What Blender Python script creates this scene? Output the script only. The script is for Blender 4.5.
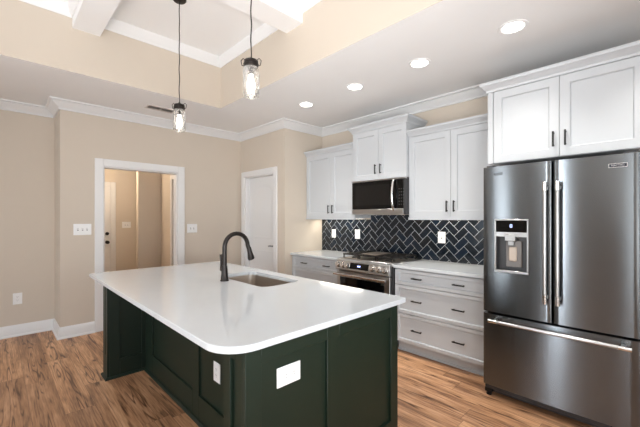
import bpy, bmesh, math, random
from mathutils import Vector, Matrix
R = math.radians
PI = math.pi
random.seed(7)
for o in list(bpy.data.objects):
    bpy.data.objects.remove(o)
SC = bpy.context.scene
COL = SC.collection

# ------------------------------------------------------------ camera, world, exposure
cd = bpy.data.cameras.new('camera')
cam = bpy.data.objects.new('camera', cd)
COL.objects.link(cam)
cam.location = (0, 0, 1.41)
cam.rotation_euler = (R(90), 0, R(46))
cd.sensor_width = 36
cd.lens = 336 / 640 * 36
cd.shift_y = 4.5 / 640
cd.clip_start = 0.02
SC.camera = cam
SC.view_settings.view_transform = 'Standard'
SC.view_settings.look = 'None'
SC.view_settings.gamma = 1
SC.view_settings.use_curve_mapping = False
SC.view_settings.exposure = 0.15

W = bpy.data.worlds.new('world')
SC.world = W
W.use_nodes = True
wn = W.node_tree
bg = wn.nodes['Background']
sky = wn.nodes.new('ShaderNodeTexSky')
sky.sky_type = 'NISHITA'
sky.sun_disc = False
sky.sun_elevation = R(38)
sky.sun_rotation = R(200)
wn.links.new(sky.outputs['Color'], bg.inputs['Color'])
bg.inputs['Strength'].default_value = 0.25

def area(name, loc, rot, sx, sy, power, col=(1, 1, 1), spread=180):
    l = bpy.data.lights.new(name, 'AREA')
    l.shape = 'RECTANGLE'; l.size = sx; l.size_y = sy
    l.energy = power; l.color = col; l.spread = R(spread)
    o = bpy.data.objects.new(name, l)
    o.location = loc; o.rotation_euler = rot
    COL.objects.link(o)
    return o
# daylight coming in at the windows behind and beside the camera
DAY = (0.85, 0.925, 1.0)
for wx, ww, pw in ((-3.6, 0.5, 55), (-1.75, 0.42, 105), (0.2, 0.4, 18)):
    area('window_daylight', (wx, -4.09, 1.45), (R(90), 0, 0), ww, 2.0, pw, DAY)
for wy, ww, pw in ((-1.7, 2.0, 22), (0.9, 1.6, 48)):
    area('window_daylight', (1.69, wy, 1.45), (R(90), 0, R(90)), ww, 2.0, pw, DAY)
# added fill lamps aimed up at the ceiling, beside and behind the camera
FILL = (1.0, 0.98, 0.96)
area('ceiling_fill', (-1.2, -1.3, 1.2), (R(180), 0, 0), 1.2, 1.2, 62, FILL, 140)
for p_, q_, s_, e_, a_ in (((-0.2, -0.6, 1.2), (-1.8, 0.8, 3.4), 0.8, 19, 120), ((0.7, 0.0, 1.0), (-2.6, 2.5, 2.6), 0.9, 19, 90)):
    o = area('ceiling_fill', p_, (0, 0, 0), s_, s_, e_, FILL, a_)
    o.rotation_euler = (Vector(q_) - Vector(p_)).to_track_quat('-Z', 'Y').to_euler()

# ------------------------------------------------------------ materials
def newmat(name):
    m = bpy.data.materials.new(name); m.use_nodes = True
    nt = m.node_tree
    return m, nt, nt.nodes['Principled BSDF']
def srgb(r, g, b):
    f = lambda c: (c / 255 / 12.92) if c / 255 <= 0.04045 else ((c / 255 + 0.055) / 1.055) ** 2.4
    return (f(r), f(g), f(b), 1)
def plain(name, col, rough=0.5, metal=0.0, noise=0.0, nscale=40, bump=0.0, coat=0, spec=0.5):
    m, nt, b = newmat(name)
    b.inputs['Roughness'].default_value = rough
    b.inputs['Metallic'].default_value = metal
    b.inputs['Specular IOR Level'].default_value = spec
    if coat: b.inputs['Coat Weight'].default_value = coat
    tc = nt.nodes.new('ShaderNodeTexCoord')
    n = nt.nodes.new('ShaderNodeTexNoise'); n.inputs['Scale'].default_value = nscale
    n.inputs['Detail'].default_value = 3
    nt.links.new(tc.outputs['Object'], n.inputs['Vector'])
    mix = nt.nodes.new('ShaderNodeMix'); mix.data_type = 'RGBA'
    mix.inputs[6].default_value = tuple(c * (1 - noise) for c in col[:3]) + (1,)
    mix.inputs[7].default_value = tuple(min(1, c * (1 + noise)) for c in col[:3]) + (1,)
    nt.links.new(n.outputs['Fac'], mix.inputs[0])
    nt.links.new(mix.outputs[2], b.inputs['Base Color'])
    if bump:
        bp = nt.nodes.new('ShaderNodeBump'); bp.inputs['Strength'].default_value = bump
        bp.inputs['Distance'].default_value = 0.002
        nt.links.new(n.outputs['Fac'], bp.inputs['Height'])
        nt.links.new(bp.outputs['Normal'], b.inputs['Normal'])
    return m
def emit(name, col, s):
    m, nt, b = newmat(name)
    b.inputs['Base Color'].default_value = (0.8, 0.8, 0.8, 1)
    b.inputs['Emission Color'].default_value = col
    b.inputs['Emission Strength'].default_value = s
    return m

M = {}
M['wall'] = plain('beige_paint', srgb(207, 196, 182), 0.75, noise=0.015, nscale=6, bump=0.08)
M['ceil'] = plain('ceiling_paint', srgb(238, 238, 238), 0.85, noise=0.01, nscale=8, bump=0.1)
M['trim'] = plain('white_trim_paint', srgb(229, 229, 229), 0.4, noise=0.01)
M['cab'] = plain('white_cabinet_paint', srgb(196, 200, 204), 0.35, noise=0.008)
M['counter'] = plain('white_quartz', srgb(205, 210, 214), 0.10, noise=0.02, nscale=7)
M['green'] = plain('dark_green_paint', srgb(14, 32, 20), 0.5, noise=0.04, nscale=5)
M['black'] = plain('matt_black_metal', srgb(14, 14, 14), 0.5, metal=0.0)
M['bronze'] = plain('dark_bronze', srgb(34, 28, 25), 0.35, metal=0.4, noise=0.1)
M['gap'] = plain('black_gasket', srgb(12, 12, 12), 0.7)
M['iron'] = plain('cast_iron', srgb(38, 36, 34), 0.38, noise=0.2, bump=0.2)
M['glassblack'] = plain('black_glass', srgb(7, 7, 8), 0.06, spec=0.3)
M['plate'] = plain('white_plastic', srgb(240, 240, 240), 0.3)
M['slot'] = plain('outlet_slot_dark', srgb(120, 120, 122), 0.5)
M['grout'] = plain('pale_grout', srgb(196, 198, 198), 0.8, noise=0.03)
M['knobsteel'] = plain('polished_steel', (0.62, 0.6, 0.58, 1), 0.2, metal=1.0)
M['chrome'] = plain('bright_steel', (0.8, 0.8, 0.8, 1), 0.18, metal=1.0)
M['darkplastic'] = plain('dark_grey_plastic', srgb(52, 52, 54), 0.4)
M['greyplastic'] = plain('grey_plastic', srgb(120, 115, 112), 0.4)
M['led'] = emit('blue_display', (0.15, 0.3, 1, 1), 1.5)
M['lens'] = emit('lamp_lens', (1, 0.97, 0.92, 1), 9)
M['bulb'] = emit('bulb_glow', (1, 0.93, 0.82, 1), 14)
M['caseglow'] = plain('frosted_lens', srgb(245, 240, 225), 0.4)
M['mark'] = plain('small_button_marks', srgb(150, 150, 150), 0.5)
M['ventm'] = plain('vent_paint', srgb(214, 208, 203), 0.6)

def steel(name, col, rough, axis='Z', aniso=0.8):
    m, nt, b = newmat(name)
    b.inputs['Metallic'].default_value = 1
    b.inputs['Roughness'].default_value = rough
    tc = nt.nodes.new('ShaderNodeTexCoord')
    mp = nt.nodes.new('ShaderNodeMapping')
    mp.inputs['Scale'].default_value = (1.5, 1.5, 420)
    nt.links.new(tc.outputs['Object'], mp.inputs['Vector'])
    n = nt.nodes.new('ShaderNodeTexNoise'); n.inputs['Scale'].default_value = 1.0; n.inputs['Detail'].default_value = 2
    nt.links.new(mp.outputs[0], n.inputs['Vector'])
    mix = nt.nodes.new('ShaderNodeMix'); mix.data_type = 'RGBA'
    mix.inputs[6].default_value = tuple(c * 0.93 for c in col) + (1,)
    mix.inputs[7].default_value = tuple(min(1, c * 1.07) for c in col) + (1,)
    nt.links.new(n.outputs['Fac'], mix.inputs[0])
    nt.links.new(mix.outputs[2], b.inputs['Base Color'])
    b.inputs['Anisotropic'].default_value = aniso
    tg = nt.nodes.new('ShaderNodeTangent'); tg.direction_type = 'RADIAL'; tg.axis = 'Z'
    nt.links.new(tg.outputs[0], b.inputs['Tangent'])
    b.inputs['Anisotropic Rotation'].default_value = 0.25
    return m
M['steel'] = steel('brushed_steel', (0.165, 0.178, 0.19), 0.23, aniso=1.0)
M['steel2'] = steel('brushed_steel_light', (0.50, 0.50, 0.50), 0.28)
M['sinksteel'] = plain('sink_steel', (0.64, 0.58, 0.52, 1), 0.32, metal=1.0)

def glass(name, milk=0.0):
    m, nt, b = newmat(name)
    nt.nodes.remove(b)
    out = nt.nodes['Material Output']
    tr = nt.nodes.new('ShaderNodeBsdfTransparent'); tr.inputs[0].default_value = (0.93, 0.93, 0.93, 1)
    gl = nt.nodes.new('ShaderNodeBsdfGlossy'); gl.inputs['Roughness'].default_value = 0.03
    lw = nt.nodes.new('ShaderNodeLayerWeight'); lw.inputs[0].default_value = 0.35
    mx = nt.nodes.new('ShaderNodeMixShader')
    nt.links.new(lw.outputs['Facing'], mx.inputs[0])
    nt.links.new(tr.outputs[0], mx.inputs[1]); nt.links.new(gl.outputs[0], mx.inputs[2])
    if milk:
        td = nt.nodes.new('ShaderNodeBsdfTranslucent'); td.inputs[0].default_value = (0.95, 0.95, 0.95, 1)
        m2 = nt.nodes.new('ShaderNodeMixShader'); m2.inputs[0].default_value = milk
        nt.links.new(mx.outputs[0], m2.inputs[1]); nt.links.new(td.outputs[0], m2.inputs[2]); mx = m2
    nt.links.new(mx.outputs[0], out.inputs[0])
    return m
M['glass'] = glass('clear_glass')
M['jar'] = glass('seeded_jar_glass', 0.03)

def tile_mat():
    m, nt, b = newmat('navy_black_glazed_tile')
    geo = nt.nodes.new('ShaderNodeNewGeometry')
    r = nt.nodes.new('ShaderNodeValToRGB')
    e = r.color_ramp.elements
    e[0].position = 0; e[0].color = srgb(18, 24, 31)
    e[1].position = 1; e[1].color = srgb(23, 35, 49)
    x = e.new(0.5); x.color = srgb(20, 29, 39)
    nt.links.new(geo.outputs['Random Per Island'], r.inputs[0])
    nt.links.new(r.outputs[0], b.inputs['Base Color'])
    b.inputs['Roughness'].default_value = 0.14
    return m
M['tile'] = tile_mat()

def wood_floor():
    m, nt, b = newmat('rustic_plank_floor')
    N = nt.nodes.new; L = nt.links.new
    tc = N('ShaderNodeTexCoord')
    sep = N('ShaderNodeSeparateXYZ'); L(tc.outputs['Object'], sep.inputs[0])
    def math_(op, a, bb=None, c=None):
        n = N('ShaderNodeMath'); n.operation = op
        for i, v in enumerate((a, bb, c)):
            if v is None: continue
            if isinstance(v, (int, float)): n.inputs[i].default_value = v
            else: L(v, n.inputs[i])
        return n.outputs[0]
    PW = 0.18
    row = math_('FLOOR', math_('DIVIDE', sep.outputs['Y'], PW))
    wn1 = N('ShaderNodeTexWhiteNoise'); wn1.noise_dimensions = '1D'; L(row, wn1.inputs['W'])
    xs = math_('ADD', math_('DIVIDE', sep.outputs['X'], 1.22), math_('MULTIPLY', wn1.outputs['Value'], 7.3))
    colid = math_('FLOOR', xs)
    cmb = N('ShaderNodeCombineXYZ'); L(row, cmb.inputs[0]); L(colid, cmb.inputs[1])
    wn2 = N('ShaderNodeTexWhiteNoise'); wn2.noise_dimensions = '2D'; L(cmb.outputs[0], wn2.inputs['Vector'])
    # grain coordinates, shifted for each plank
    off = N('ShaderNodeVectorMath'); off.operation = 'SCALE'; L(wn2.outputs['Color'], off.inputs[0]); off.inputs['Scale'].default_value = 37.0
    gadd = N('ShaderNodeVectorMath'); gadd.operation = 'ADD'; L(tc.outputs['Object'], gadd.inputs[0]); L(off.outputs[0], gadd.inputs[1])
    mp = N('ShaderNodeMapping'); mp.inputs['Scale'].default_value = (1.3, 12.0, 1.0); L(gadd.outputs[0], mp.inputs[0])
    n1 = N('ShaderNodeTexNoise'); n1.inputs['Scale'].default_value = 1.0; n1.inputs['Detail'].default_value = 6; n1.inputs['Roughness'].default_value = 0.6
    n1.inputs['Distortion'].default_value = 0.6
    L(mp.outputs[0], n1.inputs['Vector'])
    # fine grain
    mpf = N('ShaderNodeMapping'); mpf.inputs['Scale'].default_value = (6, 110, 1); L(gadd.outputs[0], mpf.inputs[0])
    n2 = N('ShaderNodeTexNoise'); n2.inputs['Scale'].default_value = 1.0; n2.inputs['Detail'].default_value = 3
    L(mpf.outputs[0], n2.inputs['Vector'])
    # ring-like cathedral lines : iso-lines of a stretched noise
    mpr = N('ShaderNodeMapping'); mpr.inputs['Scale'].default_value = (0.75, 11.0, 1.0); L(gadd.outputs[0], mpr.inputs[0])
    n3 = N('ShaderNodeTexNoise'); n3.inputs['Scale'].default_value = 1.0; n3.inputs['Detail'].default_value = 2; n3.inputs['Distortion'].default_value = 0.15
    n3.inputs['Roughness'].default_value = 0.55
    L(mpr.outputs[0], n3.inputs['Vector'])
    rings = math_('FRACT', math_('MULTIPLY', n3.outputs['Fac'], 9.0))
    tri = math_('ABSOLUTE', math_('SUBTRACT', rings, 0.5))
    line = N('ShaderNodeMapRange'); line.inputs['From Min'].default_value = 0.03; line.inputs['From Max'].default_value = 0.20
    line.inputs['To Min'].default_value = 1; line.inputs['To Max'].default_value = 0; L(tri, line.inputs['Value'])
    # strong lines run as a ragged heartwood band along the middle of the planks
    fyc = math_('SUBTRACT', math_('FRACT', math_('DIVIDE', sep.outputs['Y'], PW)), 0.5)
    band = math_('ABSOLUTE', math_('ADD', fyc, math_('MULTIPLY', math_('SUBTRACT', n1.outputs['Fac'], 0.5), 1.6)))
    zone = N('ShaderNodeMapRange'); zone.inputs['From Min'].default_value = 0.10; zone.inputs['From Max'].default_value = 0.30
    zone.inputs['To Min'].default_value = 1; zone.inputs['To Max'].default_value = 0; L(band, zone.inputs['Value'])
    strong = math_('MULTIPLY', line.outputs[0], zone.outputs[0])
    # knots
    mpk = N('ShaderNodeMapping'); mpk.inputs['Scale'].default_value = (3.2, 6.0, 1.0); L(gadd.outputs[0], mpk.inputs[0])
    vo = N('ShaderNodeTexVoronoi'); vo.inputs['Scale'].default_value = 1.0; L(mpk.outputs[0], vo.inputs['Vector'])
    kn = N('ShaderNodeMapRange'); kn.inputs['From Min'].default_value = 0.04; kn.inputs['From Max'].default_value = 0.13
    kn.inputs['To Min'].default_value = 1; kn.inputs['To Max'].default_value = 0; L(vo.outputs['Distance'], kn.inputs['Value'])
    sepc = N('ShaderNodeSeparateColor'); L(vo.outputs['Color'], sepc.inputs[0])
    knm = math_('MULTIPLY', kn.outputs[0], math_('GREATER_THAN', sepc.outputs[0], 0.72))
    ramp = N('ShaderNodeValToRGB'); e = ramp.color_ramp.elements
    e[0].position = 0.36; e[0].color = srgb(122, 88, 66)
    e[1].position = 0.64; e[1].color = srgb(220, 178, 142)
    x = e.new(0.5); x.color = srgb(186, 142, 106)
    L(math_('ADD', math_('MULTIPLY', n1.outputs['Fac'], 0.62), math_('MULTIPLY', n2.outputs['Fac'], 0.38)), ramp.inputs[0])
    # tone for each plank
    mul = N('ShaderNodeMix'); mul.data_type = 'RGBA'; mul.blend_type = 'MULTIPLY'; mul.inputs[0].default_value = 1
    tone = N('ShaderNodeValToRGB'); te = tone.color_ramp.elements
    te[0].color = (0.68, 0.63, 0.60, 1); te[1].color = (1.08, 1.05, 1.0, 1)
    L(wn2.outputs['Value'], tone.inputs[0])
    L(ramp.outputs[0], mul.inputs[6]); L(tone.outputs[0], mul.inputs[7])
    dk = N('ShaderNodeMix'); dk.data_type = 'RGBA'
    L(mul.outputs[2], dk.inputs[6]); dk.inputs[7].default_value = srgb(70, 40, 24)
    L(math_('MULTIPLY', math_('MINIMUM', math_('ADD', strong, knm), 1.0), 0.85), dk.inputs[0])
    # joints
    fy = math_('FRACT', math_('DIVIDE', sep.outputs['Y'], PW)); fx = math_('FRACT', xs)
    jy = math_('LESS_THAN', fy, 0.012); jx = math_('LESS_THAN', fx, 0.0022)
    jt = N('ShaderNodeMix'); jt.data_type = 'RGBA'
    L(math_('MULTIPLY', math_('MAXIMUM', jy, jx), 0.75), jt.inputs[0]); L(dk.outputs[2], jt.inputs[6]); jt.inputs[7].default_value = srgb(72, 46, 32)
    L(jt.outputs[2], b.inputs['Base Color'])
    b.inputs['Roughness'].default_value = 0.42
    bp = N('ShaderNodeBump'); bp.inputs['Strength'].default_value = 0.15; bp.inputs['Distance'].default_value = 0.002
    L(n2.outputs['Fac'], bp.inputs['Height']); L(bp.outputs['Normal'], b.inputs['Normal'])
    return m
M['floor'] = wood_floor()

# ------------------------------------------------------------ mesh helpers
class MB:
    def __init__(s):
        s.bm = bmesh.new(); s.mi = 0
    def faces_mat(s, fs):
        for f in fs: f.material_index = s.mi
        return fs
    def box(s, x0, x1, y0, y1, z0, z1):
        x0, x1 = sorted((x0, x1)); y0, y1 = sorted((y0, y1)); z0, z1 = sorted((z0, z1))
        v = [s.bm.verts.new(p) for p in ((x0, y0, z0), (x1, y0, z0), (x1, y1, z0), (x0, y1, z0),
                                         (x0, y0, z1), (x1, y0, z1), (x1, y1, z1), (x0, y1, z1))]
        s.faces_mat([s.bm.faces.new([v[i] for i in q]) for q in
                     ((3, 2, 1, 0), (4, 5, 6, 7), (0, 1, 5, 4), (1, 2, 6, 5), (2, 3, 7, 6), (3, 0, 4, 7))])
        return s
    def rings(s, rings, cap=True, closed=False, smooth=True):
        vs = [[s.bm.verts.new(p) for p in r] for r in rings]
        n = len(vs[0]); fs = []
        rng = range(len(vs) if closed else len(vs) - 1)
        for i in rng:
            a, b = vs[i], vs[(i + 1) % len(vs)]
            for j in range(n):
                f = s.bm.faces.new((a[j], a[(j + 1) % n], b[(j + 1) % n], b[j])); f.smooth = smooth; fs.append(f)
        if cap and not closed:
            fs.append(s.bm.faces.new(list(reversed(vs[0])))); fs.append(s.bm.faces.new(vs[-1]))
        s.faces_mat(fs)
        return s
    def tube(s, pts, r, n=12, cap=True):
        pts = [Vector(p) for p in pts]; rs = []
        rad = r if isinstance(r, (list, tuple)) else [r] * len(pts)
        t0 = (pts[1] - pts[0]).normalized()
        up = Vector((0, 0, 1)) if abs(t0.z) < 0.9 else Vector((1, 0, 0))
        nrm = t0.cross(up).normalized()
        for i, p in enumerate(pts):
            if i == 0: t = t0
            elif i == len(pts) - 1: t = (pts[i] - pts[i - 1]).normalized()
            else: t = ((pts[i] - pts[i - 1]).normalized() + (pts[i + 1] - pts[i]).normalized()).normalized()
            nrm = (nrm - t * nrm.dot(t)).normalized()
            bn = t.cross(nrm)
            rs.append([p + (nrm * math.cos(2 * PI * k / n) + bn * math.sin(2 * PI * k / n)) * rad[i] for k in range(n)])
        return s.rings(rs, cap)
    def lathe(s, c, prof, n=28, axis='Z', cap=True):
        rs = []
        for r, h in prof:
            ring = []
            for k in range(n):
                a = 2 * PI * k / n; ca, sa = r * math.cos(a), r * math.sin(a)
                if axis == 'Z': p = (c[0] + ca, c[1] + sa, c[2] + h)
                elif axis == 'Y': p = (c[0] + ca, c[1] + h, c[2] + sa)
                else: p = (c[0] + h, c[1] + ca, c[2] + sa)
                ring.append(p)
            rs.append(ring)
        return s.rings(rs, cap)
    def prism(s, poly, axis, a, b):
        def P(u, v, w): return {'X': (w, u, v), 'Y': (u, w, v), 'Z': (u, v, w)}[axis]
        return s.rings([[P(u, v, a) for u, v in poly], [P(u, v, b) for u, v in poly]], smooth=False)
    def recess_y(s, x0, x1, z0, z1, yf, th, fr, rec=0.014, bev=0.007, frt=None):
        """a shaker front facing -Y, front plane yf, thickness th"""
        ft = fr if frt is None else frt
        o = [(x0, z0), (x1, z0), (x1, z1), (x0, z1)]
        i1 = [(x0 + fr, z0 + ft), (x1 - fr, z0 + ft), (x1 - fr, z1 - ft), (x0 + fr, z1 - ft)]
        i2 = [(x0 + fr + bev, z0 + ft + bev), (x1 - fr - bev, z0 + ft + bev), (x1 - fr - bev, z1 - ft - bev), (x0 + fr + bev, z1 - ft - bev)]
        B = [s.bm.verts.new((x, yf + th, z)) for x, z in o]
        O = [s.bm.verts.new((x, yf, z)) for x, z in o]
        I = [s.bm.verts.new((x, yf, z)) for x, z in i1]
        J = [s.bm.verts.new((x, yf + rec, z)) for x, z in i2]
        fs = [s.bm.faces.new(list(reversed(B))), s.bm.faces.new(J)]
        for k in range(4):
            l = (k + 1) % 4
            fs += [s.bm.faces.new((B[k], B[l], O[l], O[k])), s.bm.faces.new((O[k], O[l], I[l], I[k])), s.bm.faces.new((I[k], I[l], J[l], J[k]))]
        s.faces_mat(fs)
        return s
    def xf(s, mat):
        bmesh.ops.transform(s.bm, matrix=mat, verts=s.bm.verts); return s
    def build(s, name, mat, parent=None, bevel=0.0, seg=1, sharp=35):
        bmesh.ops.recalc_face_normals(s.bm, faces=s.bm.faces)
        me = bpy.data.meshes.new(name); s.bm.to_mesh(me); s.bm.free()
        for mm in (mat if isinstance(mat, (list, tuple)) else [mat]): me.materials.append(M[mm] if isinstance(mm, str) else mm)
        try: me.set_sharp_from_angle(angle=R(sharp))
        except Exception: pass
        o = bpy.data.objects.new(name, me); COL.objects.link(o)
        if parent is not None:
            o.parent = parent
            p = Vector((0, 0, 0)); q = parent
            while q is not None: p += q.location; q = q.parent
            o.location = -p if False else Vector((0, 0, 0))
            me.transform(Matrix.Translation(-p))
        if bevel:
            b = o.modifiers.new('bevel', 'BEVEL'); b.width = bevel; b.segments = seg; b.limit_method = 'ANGLE'; b.angle_limit = R(40)
        return o

def tag(o, label, cat, group=None):
    o['label'] = label; o['category'] = cat
    if group: o['group'] = group
    return o
def empty(name, loc, label, cat, group=None):
    o = bpy.data.objects.new(name, None); o.location = loc; o.empty_display_size = 0.1
    COL.objects.link(o)
    return tag(o, label, cat, group)
def struct(o):
    o['kind'] = 'structure'; return o
def copy_tree(o, parent=None):
    c = o.copy(); COL.objects.link(c)
    if parent is not None: c.parent = parent
    for ch in list(o.children): copy_tree(ch, c)
    return c

def sweep(mb, path, prof, zbase, closed=False, side=1):
    """profile (out, z) swept along an xy path with mitres; room lies on the right of travel for side=1"""
    P = [Vector(p) for p in path]; n = len(P); rs = []
    for i in range(n):
        ns = []
        if i > 0 or closed:
            d = (P[i] - P[i - 1]).normalized(); ns.append(Vector((d.y, -d.x)) * side)
        if i < n - 1 or closed:
            d = (P[(i + 1) % n] - P[i]).normalized(); ns.append(Vector((d.y, -d.x)) * side)
        if len(ns) == 2:
            m = (ns[0] + ns[1]); m = m / (m.dot(ns[0])) if abs(m.dot(ns[0])) > 1e-6 else ns[0]
        else: m = ns[0]
        rs.append([(P[i].x + m.x * o_, P[i].y + m.y * o_, zbase + z) for o_, z in prof])
    mb.rings(rs, cap=not closed, closed=closed, smooth=False)
    return mb

# ------------------------------------------------------------ room shell
CZ = 2.78          # soffit ceiling
TZ = 3.40          # top of the tray
XL, XR, YB, YF = -5.41, 1.6, -4.0, 3.67
XD, YR, YP, XP = -4.92, 0.54, 2.93, -3.75     # doorway wall, return, pantry wall, pantry side wall

f = MB().box(-8.0, XR + 0.12, YB - 0.12, YF + 0.12, -0.05, 0.0)
struct(f.build('floor', 'floor'))
TX0, TX1, TY0, TY1 = -3.885, 0.45, -2.27, 2.025
c = MB()
c.mi = 0
c.box(XL - 0.12, TX0, YB - 0.12, YF + 0.12, CZ, CZ + 0.1); c.box(TX1, XR + 0.12, YB - 0.12, YF + 0.12, CZ, CZ + 0.1)
c.box(TX0, TX1, TY1, YF + 0.12, CZ, CZ + 0.1); c.box(TX0, TX1, YB - 0.12, TY0, CZ, CZ + 0.1)
c.box(TX0 - 0.1, TX1 + 0.1, TY0 - 0.1, TY1 + 0.1, TZ, TZ + 0.1)
ceil = struct(c.build('ceiling', 'ceil'))
# painted sides of the tray
w = MB()
w.box(TX0 - 0.1, TX0, TY0 - 0.1, TY1 + 0.1, CZ + 0.1, TZ); w.box(TX1, TX1 + 0.1, TY0 - 0.1, TY1 + 0.1, CZ + 0.1, TZ)
w.box(TX0, TX1, TY1, TY1 + 0.1, CZ + 0.1, TZ); w.box(TX0, TX1, TY0 - 0.1, TY0, CZ + 0.1, TZ)
# thin skins so that the paint runs down to the soffit arris
w.box(TX0, TX0 + 0.003, TY0, TY1, CZ + 0.0005, CZ + 0.1); w.box(TX1 - 0.003, TX1, TY0, TY1, CZ + 0.0005, CZ + 0.1)
w.box(TX0 + 0.003, TX1 - 0.003, TY1 - 0.003, TY1, CZ + 0.0005, CZ + 0.1); w.box(TX0 + 0.003, TX1 - 0.003, TY0, TY0 + 0.003, CZ + 0.0005, CZ + 0.1)
struct(w.build('wall_tray', 'wall'))
# ceiling beams of the coffered tray
BZ = 3.195
XB = [(-2.56, -2.325), (-1.10, -0.865)]
YBm = [(0.519, 0.74), (-0.975, -0.743)]
b = MB()
for x0, x1 in XB: b.box(x0, x1, TY0, TY1, BZ, TZ)
xs_ = [TX0] + [v for p in XB for v in p] + [TX1]
for y0, y1 in YBm:
    for k in range(0, len(xs_), 2): b.box(xs_[k], xs_[k + 1], y0, y1, BZ, TZ)
struct(b.build('trim_1', 'ceil'))
TCROWN = [(0, 0), (0, -0.115), (0.01, -0.115), (0.014, -0.10), (0.022, -0.09), (0.034, -0.04), (0.042, -0.03), (0.045, -0.01), (0.045, 0)]
CROWN = [(0, 0), (0, -0.105), (0.020, -0.105), (0.020, -0.092), (0.010, -0.088), (0.024, -0.074), (0.052, -0.056), (0.076, -0.034), (0.084, -0.026), (0.078, -0.020), (0.105, -0.016), (0.105, 0)]
b = MB()
ysx = [TY0] + sorted(v for p in YBm for v in p) + [TY1]
for i in range(0, len(xs_), 2):
    for j in range(0, len(ysx), 2):
        x0, x1, y0, y1 = xs_[i], xs_[i + 1], ysx[j], ysx[j + 1]
        sweep(b, [(x0, y0), (x0, y1), (x1, y1), (x1, y0)], TCROWN, TZ, closed=True)
struct(b.build('trim_2', 'trim'))
# walls
T = 0.12
def wallbox(name, *boxes):
    m = MB()
    for q in boxes: m.box(*q)
    return struct(m.build(name, 'wall'))
wallbox('wall_left', (XL - T, XL, YB - T, YR + 0.12, 0, CZ))
wallbox('wall_return', (XL, XD - T, YR, YR + 0.12, 0, CZ))
OY0, OY1, OZ = 0.972, 1.895, 2.06
wallbox('wall_doorway', (XD - T, XD, YR, OY0, 0, CZ), (XD - T, XD, OY1, YP + T, 0, CZ), (XD - T, XD, OY0, OY1, OZ, CZ))
PX0, PX1, PZ = -4.795, -4.0, 2.07
wallbox('wall_pantry', (XD, PX0, YP, YP + T, 0, CZ), (PX1, XP, YP, YP + T, 0, CZ), (PX0, PX1, YP, YP + T, PZ, CZ))
wallbox('wall_pantry_side', (XP - T, XP, YP + T, YF, 0, CZ))
wallbox('wall_back', (XP - T, XR + T, YF, YF + T, 0, CZ))
# rear and right walls with their windows
def wall_openings_x(name, y0, y1, xa, xb, wins):
    m = MB(); x = xa
    for wx0, wx1, z0, z1 in wins:
        m.box(x, wx0, y0, y1, 0, CZ); m.box(wx0, wx1, y0, y1, 0, z0); m.box(wx0, wx1, y0, y1, z1, CZ); x = wx1
    m.box(x, xb, y0, y1, 0, CZ)
    return struct(m.build(name, 'wall'))
RW = [(-3.85, -3.35, 0.45, 2.45), (-1.96, -1.54, 0.45, 2.45), (0.0, 0.4, 0.45, 2.45)]
wall_openings_x('wall_rear', YB - T, YB, XL, XR, RW)
m = MB()
for q in ((XR, XR + T, YB - T, -2.7, 0, CZ), (XR, XR + T, -0.7, 0.1, 0, CZ), (XR, XR + T, 1.7, YF, 0, CZ), (XR, XR + T, -2.7, -0.7, 0, 0.45), (XR, XR + T, -2.7, -0.7, 2.45, CZ), (XR, XR + T, 0.1, 1.7, 0, 0.45), (XR, XR + T, 0.1, 1.7, 2.45, CZ)): m.box(*q)
struct(m.build('wall_right', 'wall'))
def window(n, rect, axis):
    a0, a1, z0, z1 = rect; m = MB(); g = MB(); c_ = 0.07
    def bx(mm, u0, u1, d0, d1, zz0, zz1):
        if axis == 'Y': mm.box(u0, u1, YB + d0, YB + d1, zz0, zz1)
        else: mm.box(XR - d0, XR - d1, u0, u1, zz0, zz1)
    for (u0, u1, zz0, zz1) in ((a0 - c_, a0 + 0.03, z0 - c_, z1 + c_), (a1 - 0.03, a1 + c_, z0 - c_, z1 + c_), (a0 + 0.03, a1 - 0.03, z0 - c_, z0 + 0.03), (a0 + 0.03, a1 - 0.03, z1 - 0.03, z1 + c_)):
        bx(m, u0, u1, 0.0, 0.02, zz0, zz1)
    for (u0, u1, zz0, zz1) in ((a0, a0 + 0.05, z0, z1), (a1 - 0.05, a1, z0, z1), (a0 + .05, a1 - .05, z0, z0 + 0.05), (a0 + .05, a1 - .05, z1 - 0.05, z1), (a0 + .05, a1 - .05, (z0 + z1) / 2 - 0.02, (z0 + z1) / 2 + 0.02)):
        bx(m, u0, u1, -0.1, -0.05, zz0, zz1)
    o = struct(m.build('window_%d' % n, 'trim'))
    bx(g, a0 + 0.05, a1 - 0.05, -0.08, -0.075, z0 + 0.05, z1 - 0.05)
    g.build('pane', 'glass', o)
for k, q in enumerate(RW): window(k + 1, q, 'Y')
window(4, (-2.7, -0.7, 0.45, 2.45), 'X')
window(5, (0.1, 1.7, 0.45, 2.45), 'X')

# hall behind the doorway
HX = -7.75; AX = -6.57; BY = 2.22; AY = 1.835; HY0 = 0.72
HC = 2.6
wallbox('wall_hall_far', (HX - T, HX, HY0 - 0.0, 2.9, 0, HC))
wallbox('wall_hall_stub', (AX - T, AX, AY, BY, 0, HC))
wallbox('wall_hall_passage', (HX, AX - T, 2.75, 2.9, 0, HC))
wallbox('wall_hall_side', (AX - T, -6.0, BY, BY + T, 0, HC), (-6.0, -5.14, BY, BY + T, 2.1, HC), (-5.14, XD - T, BY, BY + T, 0, HC), (AX - T, AX, BY + T, 2.9, 0, HC))
wallbox('wall_hall_near', (HX - T, XD - T, HY0 - 0.095, HY0, 0, HC))
struct(MB().box(HX - T, XD - T, HY0 - 0.095, 2.9, HC, HC + 0.05).build('ceiling_hall', 'ceil'))

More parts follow.
